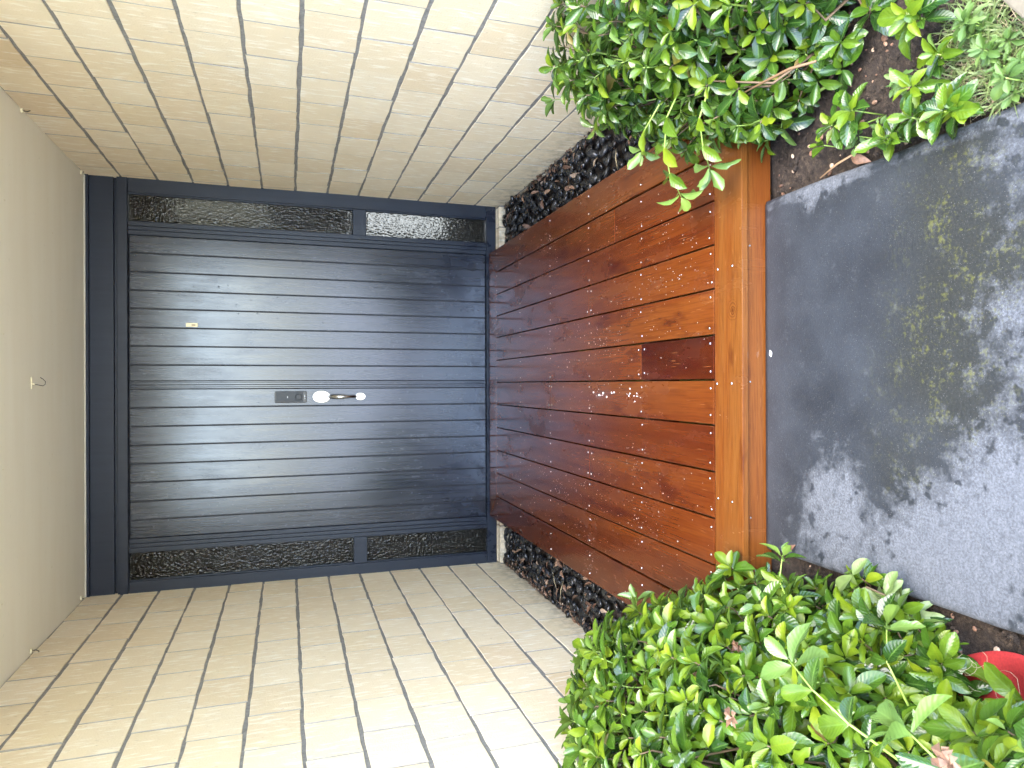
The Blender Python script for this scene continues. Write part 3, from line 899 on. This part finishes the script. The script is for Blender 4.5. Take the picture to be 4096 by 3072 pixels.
# finer crumbled litter along the foot of the walls
mb = MB()
for _ in range(900):
    side = rl.choice((1, -1, -1))
    y = rl.uniform(1.7, 4.1)
    x = 1.123 - abs(rl.gauss(0, .026)) if rl.random() < .86 else rl.uniform(.84, 1.11)
    a = rl.uniform(0, 6.28); l = rl.uniform(.005, .017); wd = l * rl.uniform(.2, .7)
    z = rl.uniform(-.008, .010)
    M = Matrix.Translation((side * x, y, z)) @ Matrix.Rotation(a, 4, 'Z') @ Matrix.Rotation(rl.gauss(0, .5), 4, 'X')
    mb.add([M @ Vector(p) for p in ((-l, 0, 0), (0, -wd, .002), (l, 0, 0), (0, wd, .003))], [(0, 1, 2, 3)])
tag(mb.build('leaf_litter', DEAD), 'crumbled brown leaf litter along the foot of the brick walls', 'litter', kind='stuff')
# long pale dry leaves
for i, (a, b, lab) in enumerate((((2210, 2275), (2230, 2370), 'long pale dry blade leaf lying on the left pebble strip, upper one'),
                                 ((2255, 2320), (2240, 2405), 'long pale dry blade leaf lying on the left pebble strip, lower one'),
                                 ((2465, 590), (2470, 680), 'long pale dry blade leaf on the right pebble strip beside the deck'))):
    p, q = at(*a, .014), at(*b, .014)
    mid = (p + q) / 2 + Vector((.004, 0, .006))
    dv = (q - p).normalized(); nn = Vector((-dv.y, dv.x, 0))
    V = [p, mid + nn * .005, mid - Vector((0, 0, .003)), mid - nn * .005, q]
    tag(link('blade_leaf', pyd('blade_leaf', V, [(0, 1, 2), (0, 2, 3), (1, 4, 2), (2, 4, 3)]), None, STRAW), lab, 'dead leaf')

# ------------------------------------------------------------------ foliage
TS = [0, .10, .24, .38, .52, .66, .80, .91, 1.0]
WS = [.07, .34, .67, .90, 1.0, .97, .80, .50, .03]
def leaf_arrays(L, W, fold, curl, seed=None, ragged=0.0):
    rr = random.Random(seed)
    V, UV = [], []
    for t, wd in zip(TS, WS):
        for s in (-1, -.5, 0, .5, 1):
            k = 1.0
            if ragged and abs(s) == 1 and .1 < t < 1: k = 1 - rr.random() * ragged
            x = s * wd * W / 2 * k
            y = L * t
            z = fold * abs(s) * wd * W - curl * L * t * t + .02 * L * math.sin(9 * t + s * 2) * abs(s)
            V.append((x, y, z)); UV.append((s * .5 + .5, t))
    F = []
    for i in range(len(TS) - 1):
        for s in range(4):
            a = i * 5 + s
            F.append((a, a + 1, a + 6, a + 5))
    return np.array(V), F, UV
VARS = []
for i, (W, fo, cu, rg) in enumerate([(.50, .28, .12, 0), (.54, .18, .30, .15), (.46, .38, .02, 0), (.56, .24, .40, .2), (.50, .12, .22, .6), (.58, .32, .16, .3), (.48, .34, .34, .45), (.54, .20, .05, .5), (.44, .30, .2, 0)]):
    VARS.append(leaf_arrays(1.0, W, fo, cu, i, rg))
def leaf_me(vi, mat):
    V, F, UV = VARS[vi]
    me = pyd('leaf', V, F, True)
    uvl = me.uv_layers.new(name='UVMap')
    li = np.empty(len(me.loops), dtype=np.int32); me.loops.foreach_get('vertex_index', li)
    uvl.data.foreach_set('uv', np.array(UV, dtype=np.float32)[li].ravel())
    me.materials.append(mat)
    return me
_cache = {}
def get_leaf(vi, mat):
    k = (vi, mat.name)
    if k not in _cache: _cache[k] = leaf_me(vi, mat)
    return _cache[k]
def frame(axis, up_hint):
    y = axis.normalized()
    z = (up_hint - y * up_hint.dot(y))
    if z.length < 1e-4: z = Vector((1, 0, 0)).cross(y)
    z.normalize(); x = y.cross(z)
    return Matrix(((x.x, y.x, z.x), (x.y, y.y, z.y), (x.z, y.z, z.z)))
def rosette(rr, c, axis, size, n, young=.25, mats=LEAF, flat=1.0, mature=None):
    """leaves whorled round a shoot tip: list of (matrix4, variant, material index)"""
    out = []
    axis = axis.normalized()
    B = frame(axis, Vector((rr.gauss(0, 1), rr.gauss(0, 1), rr.gauss(0, 1))))
    e1, e2 = Vector(B.col[0]), Vector(B.col[2])
    ph = rr.uniform(0, 6.28)
    is_young = rr.random() < young
    for k in range(n):
        q = k / max(1, n - 1)                      # 0 = innermost
        a = ph + k * 2.4 + rr.gauss(0, .2)
        tilt = (R(22) + R(66) * q ** .7) * flat + rr.gauss(0, .16)
        dirv = axis * math.cos(tilt) + (e1 * math.cos(a) + e2 * math.sin(a)) * math.sin(tilt)
        dirv.z -= .10 * q
        L = size * (.45 + .62 * q ** .6) * rr.uniform(.78, 1.18)
        base = c - axis * (.018 * q * size / .07) + dirv * .004
        up = axis + Vector((rr.gauss(0, .34), rr.gauss(0, .34), rr.gauss(0, .3)))
        B3 = frame(dirv, up).to_4x4()
        M = Matrix.Translation(base) @ B3 @ Matrix.Scale(L, 4)
        u = rr.random()
        if is_young and q < .6: mi = 2 if u < .8 else 1
        elif q < .3: mi = 2 if u < .25 else 1
        else: mi = 0 if u < (.52 if mature is None else mature) else (1 if u < .95 else 2)
        if q > .5 and len(mats) > 3 and rr.random() < .010: mi = 3
        out.append((M, rr.randrange(len(VARS)), mi))
    return out
def proj(p):
    v = p - Vector((0, 0, CAM_H))
    dd = v.dot(FWD)
    return (2048 + FPX * v.dot(DWN) / dd, 1536 - FPX * v.x / dd, dd)

def emit_leaves(root, base, leaves, mats, limit=295):
    """nearest-in-view leaves become single leaf objects, the others one joined part"""
    cells = {}
    info = []
    for i, (M, vi, mi) in enumerate(leaves):
        c = M @ Vector((0, .5, 0))
        x, y, dd = proj(c)
        L = M.to_scale()[0] * FPX / max(dd, .1)
        info.append((x, y, dd, L))
        if -60 < x < 4150 and -60 < y < 3130 and dd > .1:
            k = (int(x // 60), int(y // 60))
            if k not in cells or info[cells[k]][2] > dd: cells[k] = i
    front = sorted(set(cells.values()), key=lambda i: -info[i][3])[:limit]
    fs = set(front)
    for i in front:
        M, vi, mi = leaves[i]
        o = link('leaf', get_leaf(vi, mats[mi]), root)
        o.matrix_local = Matrix.Translation(-base) @ M
    rest = [i for i in range(len(leaves)) if i not in fs]
    if not rest: return
    Vs, Fs, UVs, MI = [], [], [], []
    off = 0
    for i in rest:
        M, vi, mi = leaves[i]
        V, F, UV = VARS[vi]
        m = np.array(Matrix.Translation(-base) @ M)
        Vs.append(V @ m[:3, :3].T + m[:3, 3]); UVs += UV
        Fs += [tuple(a + off for a in f) for f in F]; MI += [mi] * len(F)
        off += len(V)
    V = np.concatenate(Vs)
    me = pyd('leaves', V, Fs, True)
    uvl = me.uv_layers.new(name='UVMap')
    li = np.empty(len(me.loops), dtype=np.int32); me.loops.foreach_get('vertex_index', li)
    uvl.data.foreach_set('uv', np.array(UVs, dtype=np.float32)[li].ravel())
    for m_ in mats: me.materials.append(m_)
    me.polygons.foreach_set('material_index', MI)
    o = link('leaves', me, root); o['kind'] = 'stuff'

def shrub(name, base, ells, spacing, size, label, seed, keep, extra=(), young=.25, mature=.55):
    rr = random.Random(seed)
    base = Vector(base)
    root = tag(empty(name, base), label, 'shrub')
    ros = []
    def inside(p, sc=1.0): return any(sum(((p[i] - c[i]) / (r[i] * sc)) ** 2 for i in range(3)) < 1 for c, r in ells)
    for layer, sc in ((0, 1.0), (1, .80), (2, .60)):
        pts = []
        sp_ = spacing * (1 if layer == 0 else 1.25)
        for c, r in ells:
            area = 4 * math.pi * ((r[0] * r[1]) ** 1.6 / 3 + (r[0] * r[2]) ** 1.6 / 3 + (r[1] * r[2]) ** 1.6 / 3) ** (1 / 1.6)
            for _ in range(int(area / sp_ ** 2 * 3.2)):
                u = Vector((rr.gauss(0, 1), rr.gauss(0, 1), rr.gauss(0, 1))).normalized()
                p = Vector((c[0] + u.x * r[0] * sc, c[1] + u.y * r[1] * sc, c[2] + u.z * r[2] * sc))
                if p.z < .03 or not keep(p): continue
                if any(sum(((p[i] - c2[i]) / (r2[i] * sc)) ** 2 for i in range(3)) < .93 for c2, r2 in ells if (c2, r2) != (c, r)): continue
                bumpy = mnoise.noise(p * 5.5) * .10
                nrm = Vector((u.x / r[0], u.y / r[1], u.z / r[2])).normalized()
                p = p + nrm * (bumpy + rr.gauss(0, .012))
                if any((p - q).length < sp_ for q, _ in pts) or not keep(p): continue
                pts.append((p, (nrm * .8 + Vector((0, 0, .75)) + Vector((rr.gauss(0, .28), rr.gauss(0, .28), rr.gauss(0, .2)))).normalized()))
        ros += [(p, a, layer) for p, a in pts]
    leaves, mb = [], MB()
    for p, a, layer in ros:
        if layer and rr.random() < .25: continue
        leaves += rosette(rr, p, a, size * rr.uniform(.75, 1.2), rr.randint(7, 11), young if layer == 0 else .03, mature=mature if layer == 0 else .8)
        if rr.random() < .75:
            b0 = base + Vector((rr.gauss(0, .10), rr.gauss(0, .16), 0)); b0.z = 0
            b0 = b0.lerp(Vector((p.x, p.y, 0)), .45)
            mid = b0.lerp(p, .55) + Vector((rr.gauss(0, .03), rr.gauss(0, .03), .02))
            V, F = tube_vf([b0, mid, p - a * .03, p], [.005, .0035, .0022, .0014], 4)
            mb.add([Vector(v) - base for v in V], F, 0 if rr.random() < .7 else 1)
    for pts, n, sz in extra:
        pts = [Vector(p) for p in pts]
        V, F = tube_vf(pts, [.0028 - .0016 * k / (len(pts) - 1) for k in range(len(pts))], 5)
        mb.add([Vector(v) - base for v in V], F, 1)
        for k in range(1, len(pts)):
            ax = (pts[k] - pts[k - 1]).normalized()
            if k == len(pts) - 1:
                leaves += rosette(rr, pts[k], ax, sz, n, .6, flat=.9)
            else:
                up = Vector((0, 0, 1))
                sd = ax.cross(up).normalized()
                for s in (-1, 1):
                    dv = (sd * s + ax * .5 + up * rr.uniform(.0, .4)).normalized()
                    M = Matrix.Translation(pts[k]) @ frame(dv, up).to_4x4() @ Matrix.Scale(sz * rr.uniform(.75, 1.1), 4)
                    leaves.append((M, rr.randrange(4), rr.choice((1, 1, 2, 0))))
    mb.build('stems', [STEM, STEMG], root)
    emit_leaves(root, base, leaves, LEAF)
    return root, [p for p, a, l in ros if l == 0]

def on_deck(p): return X0 - .01 < p.x < X1 + .01 and p.y > YF - .01
keepR = lambda p: p.x < XR - .02 + (9 if p.y < 1.55 else 0) and p.z > .02 and not (on_deck(p) and p.z < .12) and not (p.x < PX1 + .08 and p.y < 1.6)
keepL = lambda p: p.x > XLW + .02 - (9 if p.y < 1.08 else 0) and p.z > .02 and not (on_deck(p) and p.z < .12) and not (p.x > PX0 + .03) and not (p.x > -.60 and .86 < p.y < .98)
tip = Vector((.537, 1.746, .20))
shr, prR = shrub('shrub', (1.0, 1.5, 0), [((1.0, 1.70, .12), (.25, .48, .42)), ((1.02, 1.46, .05), (.30, .26, .34)), ((.80, 1.56, .12), (.14, .16, .20)), ((1.2, 1.25, .1), (.25, .24, .36))],
      .055, .058, 'glossy green shrub right of the deck, with a sprig drooping over the boards', 31, keepR,
      extra=(([(.80, 1.62, .28), (.73, 1.66, .30), (.66, 1.70, .285), (.60, 1.73, .25), tip], 7, .080),
             ([(.78, 1.70, .30), (.74, 1.78, .30), (.69, 1.84, .28)], 6, .07),
             ([(.76, 1.52, .26), (.69, 1.55, .27), (.63, 1.58, .24), (.58, 1.62, .19)], 7, .076),
             ([(.95, 2.10, .30), (.98, 2.19, .36), (1.0, 2.26, .40)], 6, .055),
             ([(.92, 2.0, .30), (.90, 2.10, .30), (.89, 2.19, .27)], 6, .055)))
shl, prL = shrub('shrub', (-.95, 1.1, 0), [((-1.0, 1.38, .10), (.44, .72, .48)), ((-.90, .60, .08), (.40, .40, .40)), ((-.62, 1.25, .03), (.16, .28, .15)), ((-.57, 1.10, .02), (.12, .15, .13)), ((-1.3, .9, .1), (.4, .6, .5))],
      .046, .063, 'large spreading green shrub left of the path with withered brown flowers', 32, keepL,
      extra=(([(-.62, .86, .34), (-.57, .92, .40), (-.53, .97, .43), (-.50, 1.03, .43)], 6, .072),
             ([(-.55, 1.36, .14), (-.47, 1.36, .18), (-.41, 1.36, .17)], 6, .06),
             ([(-.62, 1.02, .16), (-.55, 1.06, .17), (-.48, 1.08, .15)], 6, .06),
             ([(-.76, 1.88, .24), (-.72, 1.94, .25), (-.69, 1.99, .22)], 6, .052),
             ([(-.60, .70, .36), (-.54, .72, .42), (-.50, .78, .44)], 7, .074)), young=.6, mature=.26)

# withered flowers in the left shrub
for px, py, z in ((2565, 2855, .42), (2955, 2585, .33), (2790, 2710, .38), (2930, 2870, .47), (3790, 3050, .50), (2570, 2750, .36)):
    p = at(px, py, z)
    mb = MB(); rr = random.Random(px)
    for k in range(9):
        a = 2.4 * k; L = rr.uniform(.014, .024)
        dv = Vector((math.cos(a), math.sin(a), rr.uniform(-.2, 1.0))).normalized()
        B = frame(dv, Vector((0, 0, 1)))
        pts = [B @ Vector(q) for q in ((-.002, 0, 0), (.002, 0, 0), (.006, L * .5, .004), (-.006, L * .5, .002), (.003, L, -.003 + rr.gauss(0, .004)), (-.003, L, .003))]
        mb.add(pts, [(0, 1, 2, 3), (3, 2, 4, 5)])
    o = mb.build('withered_flower', WITHER, shl, False); o.location = p - Vector((-.95, 1.1, 0))

# brown bare branch showing in the right shrub
P = [at(2960, 380, .20), at(3055, 328, .20), at(3160, 275, .21), at(3265, 245, .19)]
o = tube('bare_branch', [p - Vector((1.0, 1.5, 0)) for p in P], [.002, .003, .0034, .0028], simple('branch_brown', (.13, .075, .035), .7, noise=.3), shr, 6)

# ------------------------------------------------------------------ little plants along the bed
def plantlet(px, py, z, size, n, label, seed, mats=LEAF, young=.3, whorls=1, cat='plant', name='seedling', axis=None):
    rr = random.Random(seed)
    g0 = at(px, py, z); base = Vector((g0.x, g0.y, -.025))
    root = tag(empty(name, base), label, cat, 'small plants in the soil bed right of the path')
    L = []; mb = MB()
    for k in range(whorls):
        c = Vector((g0.x + (rr.gauss(0, .018) if k else 0), g0.y + (rr.gauss(0, .018) if k else 0), z * (1 - .25 * k)))
        ax = axis or Vector((rr.gauss(0, .2), rr.gauss(0, .2) - .1, 1))
        L += rosette(rr, c, Vector(ax), size * (1 if k == 0 else .8), n, young, mats, flat=1.0)
        V, F = tube_vf([base, c - Vector((0, 0, .005))], [.0022, .0013], 4)
        mb.add([Vector(v) - base for v in V], F)
    mb.build('stem', STEMG, root)
    emit_leaves(root, base, L, mats, 60)
    return root
plantlet(3285, 580, .03, .056, 5, 'sparse seedling with four glossy leaves on bare soil near the deck corner', 1)
plantlet(3540, 555, .05, .062, 9, 'leafy seedling at the path edge beside the pale green weed', 2, whorls=2)
plantlet(3640, 470, .06, .058, 9, 'upright glossy seedling at the path edge, second from the grass', 3, whorls=2)
plantlet(3770, 445, .06, .066, 11, 'large leafy seedling at the path edge nearest the grass', 4, whorls=2, young=.8)
plantlet(3640, 350, .07, .055, 8, 'seedling with toothed bright leaves in the middle of the soil bed', 5, young=.9)
plantlet(3400, 440, .08, .062, 9, 'dark seedling at the lower edge of the right shrub', 6, whorls=2)
plantlet(3320, 500, .07, .055, 8, 'small seedling under the right shrub, before the bare soil', 7)
plantlet(3740, 215, .06, .056, 9, 'seedling with a yellowing leaf standing alone on dark soil', 8, young=.6, whorls=2)
plantlet(3630, 60, .08, .075, 10, 'big seedling at the back of the bed beyond the right shrub', 9, whorls=2)
WMATS = [WEEDM, WEEDM, WEEDM]
plantlet(3430, 545, .04, .028, 10, 'pale green weed with narrow leaves by the path edge', 11, WMATS, whorls=3, name='weed')
plantlet(3590, 310, .06, .030, 9, 'wiry weed with tiny leaves in the middle of the bed', 12, WMATS, whorls=4, name='weed')
plantlet(4015, 310, .05, .034, 10, 'pale weed growing from the grass at the path edge', 13, WMATS, whorls=5, name='weed')
plantlet(3850, 90, .06, .036, 11, 'light green weed beside the loose cream brick', 14, WMATS, whorls=5, name='weed')
plantlet(3930, 200, .05, .030, 10, 'weed among dry grass in front of the loose cream brick', 15, WMATS, whorls=4, name='weed')

# loose brick at the edge of the bed
lb = link('loose_brick', box_me('loose_brick', -.037, .037, -.115, .115, 0, .11, .004, 2), None, simple('tan_brick', (.105, .092, .064), .85, noise=.3, nscale=90))
lb.location = (.725, .785, -.03); lb.rotation_euler = (0, 0, math.atan2(-.042, -.0605) + math.pi)
tag(lb, 'loose cream brick lying in the grass at the corner of the bed', 'brick')

# grass and dry straw near the brick
def tuft(name, pts, n, hgt, lean, mat, label, cat, seed, wid=.0016):
    rr = random.Random(seed); mb = MB()
    for _ in range(n):
        c = rr.choice(pts)
        x, y = c.x + rr.gauss(0, .035), c.y + rr.gauss(0, .035)
        if x < PX1 + .006 and x > PX0 - .006: continue
        a = rr.uniform(0, 6.28); h = hgt * rr.uniform(.5, 1.3); ln = lean * rr.uniform(.3, 1.2)
        dv = Vector((math.cos(a), math.sin(a), 0)); sd = Vector((-dv.y, dv.x, 0)) * wid
        b = Vector((x, y, -.03)); m_ = b + dv * ln * .35 + Vector((0, 0, h * .7)); t = b + dv * ln + Vector((0, 0, h * rr.uniform(.4, 1)))
        mb.add([b - sd, b + sd, m_ + sd, m_ - sd, t], [(0, 1, 2, 3), (3, 2, 4)])
    return tag(mb.build(name, mat), label, cat, kind='stuff')
gp1 = [at(x, y, 0) for x, y in ((3900, 250), (3980, 200), (4050, 260), (3960, 330), (4080, 150), (3860, 150), (4060, 360), (3900, 60), (3980, 20))]
tuft('grass', gp1, 750, .05, .06, GRASSM, 'thin grass growing at the corner of the soil bed by the path', 'grass', 61)
tuft('dry_grass', gp1[:6], 260, .025, .09, STRAW, 'dry straw coloured grass lying over the soil by the path', 'grass', 62, .001)

# clods and chips on the soil
mb = MB(); rr = random.Random(90)
for _ in range(1500):
    if rr.random() < .75: x, y = rr.uniform(PX1 + .005, 1.1), rr.uniform(.75, 1.62)
    else: x, y = rr.uniform(-.62, PX0 - .005), rr.uniform(.75, 1.62)
    r = rr.uniform(.002, .008) * (1 if rr.random() < .93 else 1.6)
    V, F = pebble_vf(rr, r, r * rr.uniform(.5, .9), r * rr.uniform(.4, .7))
    M = Matrix.Translation((x, y, -.024 + rr.uniform(-.006, .010))) @ Matrix.Rotation(rr.uniform(0, 6), 4, 'Z')
    mb.add([M @ Vector(v) for v in V], F, 0 if rr.random() < .86 else 1)
tag(mb.build('soil_clods', [SOIL, DEAD], None, False), 'crumbs of dark soil and bark chips in the beds beside the path', 'soil', kind='stuff')
# twigs, stick
o = tube('stick', [at(3281, 712, -.005), at(3350, 655, .0), at(3436, 604, .004)], [.0018, .003, .0025], simple('stick_brown', (.24, .15, .08), .7, noise=.3), None, 5)
tag(o, 'thin brown stick lying on bare soil beside the path', 'stick')
for a, b, lab in (((3000, 640), (3060, 600), 1), ((3470, 210), (3560, 120), 2), ((3620, 300), (3760, 380), 3)):
    pass

# red fabric
def red_cloth():
    c = at(3910, 2690, .02)
    nx, ny = 26, 30
    V, F = [], []
    for j in range(ny + 1):
        for i in range(nx + 1):
            u, v = i / nx, j / ny
            x = -.25 + .285 * u; y = -.16 + .30 * v
            x += .018 * math.sin(v * 5) ; y += .015 * math.sin(u * 6 + 1)
            z = .016 + .008 * mnoise.noise(Vector((x * 12, y * 12, 3))) + .005 * math.sin(u * 14 + v * 5)
            if v > .72:                                     # the far end is folded up into a lip
                q = (v - .72) / .28
                z += .055 * math.sin(q * math.pi * .62); y -= .035 * q * q
            V.append((x, y, z))
    for j in range(ny):
        for i in range(nx):
            a = j * (nx + 1) + i
            F.append((a, a + 1, a + nx + 2, a + nx + 1))
    me = pyd('red_cloth', V, F, True)
    o = link('red_cloth', me, None, REDF); o.location = (c.x - .012, c.y, -.02); o.rotation_euler = (0, 0, .25)
    sm = o.modifiers.new('thickness', 'SOLIDIFY'); sm.thickness = .003
    tag(o, 'bright red fabric lying on soil between the path and the left shrub', 'cloth')
    mb = MB(); rr = random.Random(4)
    for _ in range(15):
        p = at(rr.uniform(3780, 4090), rr.uniform(2620, 2860), .05)
        a = rr.uniform(0, 6.28); r = rr.uniform(.012, .035)
        pts = [p + Vector((r * math.cos(a + k * .5), r * math.sin(a + k * .5), .006 * math.sin(k) + rr.uniform(0, .004))) for k in range(7)]
        Vt, Ft = tube_vf(pts, .0004, 3)
        mb.add(Vt, Ft)
    tag(mb.build('straw_fibres', STRAW), 'curled pale straw fibres lying on the red fabric', 'straw', kind='stuff')
red_cloth()

# wilted cut branch lying at the path edge, dead leaf on the slab
rr = random.Random(8)
bw0 = at(3440, 2380, .03)
root = tag(empty('wilted_branch', (bw0.x, bw0.y, 0)), 'wilted olive green branch with drooping leaves at the edge of the path', 'branch')
pts = [at(3400, 2370, .05), at(3470, 2350, .075), at(3540, 2380, .065), at(3570, 2450, .03)]
tube('twig', [p - Vector((bw0.x, bw0.y, 0)) for p in pts], [.003, .0028, .0024, .002], STEM, root, 5)
L = []
for p in pts + [at(3410, 2300, .07), at(3640, 2470, .03), at(3600, 2430, .05), at(3450, 2420, .04)]:
    for _ in range(4):
        a = rr.uniform(0, 6.28)
        dv = Vector((math.cos(a), math.sin(a), rr.uniform(-.55, .1))).normalized()
        M = Matrix.Translation(p) @ frame(dv, Vector((0, 0, 1))).to_4x4() @ Matrix.Scale(rr.uniform(.045, .065), 4)
        L.append((M, rr.randrange(len(VARS)), 0))
emit_leaves(root, Vector((bw0.x, bw0.y, 0)), L, [WILT], 60)
o = link('dead_leaf', crisp_leaf(99, .024, .014)); o.location = at(3172, 2192, .006); o.rotation_euler = (.2, .3, 1.0)
tag(o, 'small crumpled brown leaf lying alone on the concrete path', 'dead leaf')
o = link('dead_leaf', crisp_leaf(98, .05, .024)); o.location = at(3445, 640, -.010); o.rotation_euler = (.2, .1, -.4)
tag(o, 'reddish brown dead leaf on soil beside the stick', 'dead leaf')
# spot of paint on the slab by the fascia
V = []
pc = at(3082, 1414, .0025)
n = 12
V = [(pc.x + .009 * math.cos(k * 6.283 / n) * (1 + .3 * math.sin(k * 2.1)), pc.y + .0055 * math.sin(k * 6.283 / n), .0022) for k in range(n)] + [(pc.x, pc.y, .004)]
tag(link('white_splash', pyd('white_splash', V, [(k, (k + 1) % n, n) for k in range(n)], True), None, WHITEP), 'small white splash on the concrete close to the deck fascia', 'stain')

# small white flecks on the middle board
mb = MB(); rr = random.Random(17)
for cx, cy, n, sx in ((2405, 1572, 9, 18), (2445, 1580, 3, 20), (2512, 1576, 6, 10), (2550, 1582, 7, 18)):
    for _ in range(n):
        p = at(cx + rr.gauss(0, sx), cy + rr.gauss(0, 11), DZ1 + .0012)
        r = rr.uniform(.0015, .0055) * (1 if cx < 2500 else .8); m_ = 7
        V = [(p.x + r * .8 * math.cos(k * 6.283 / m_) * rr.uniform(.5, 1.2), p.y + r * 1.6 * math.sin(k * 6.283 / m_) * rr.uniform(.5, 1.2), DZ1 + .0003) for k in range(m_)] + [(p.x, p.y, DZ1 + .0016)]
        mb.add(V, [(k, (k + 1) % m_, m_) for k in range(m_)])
tag(mb.build('white_flecks', WHITEP), 'cluster of white flecks on the board in the middle of the deck', 'stain', kind='stuff')
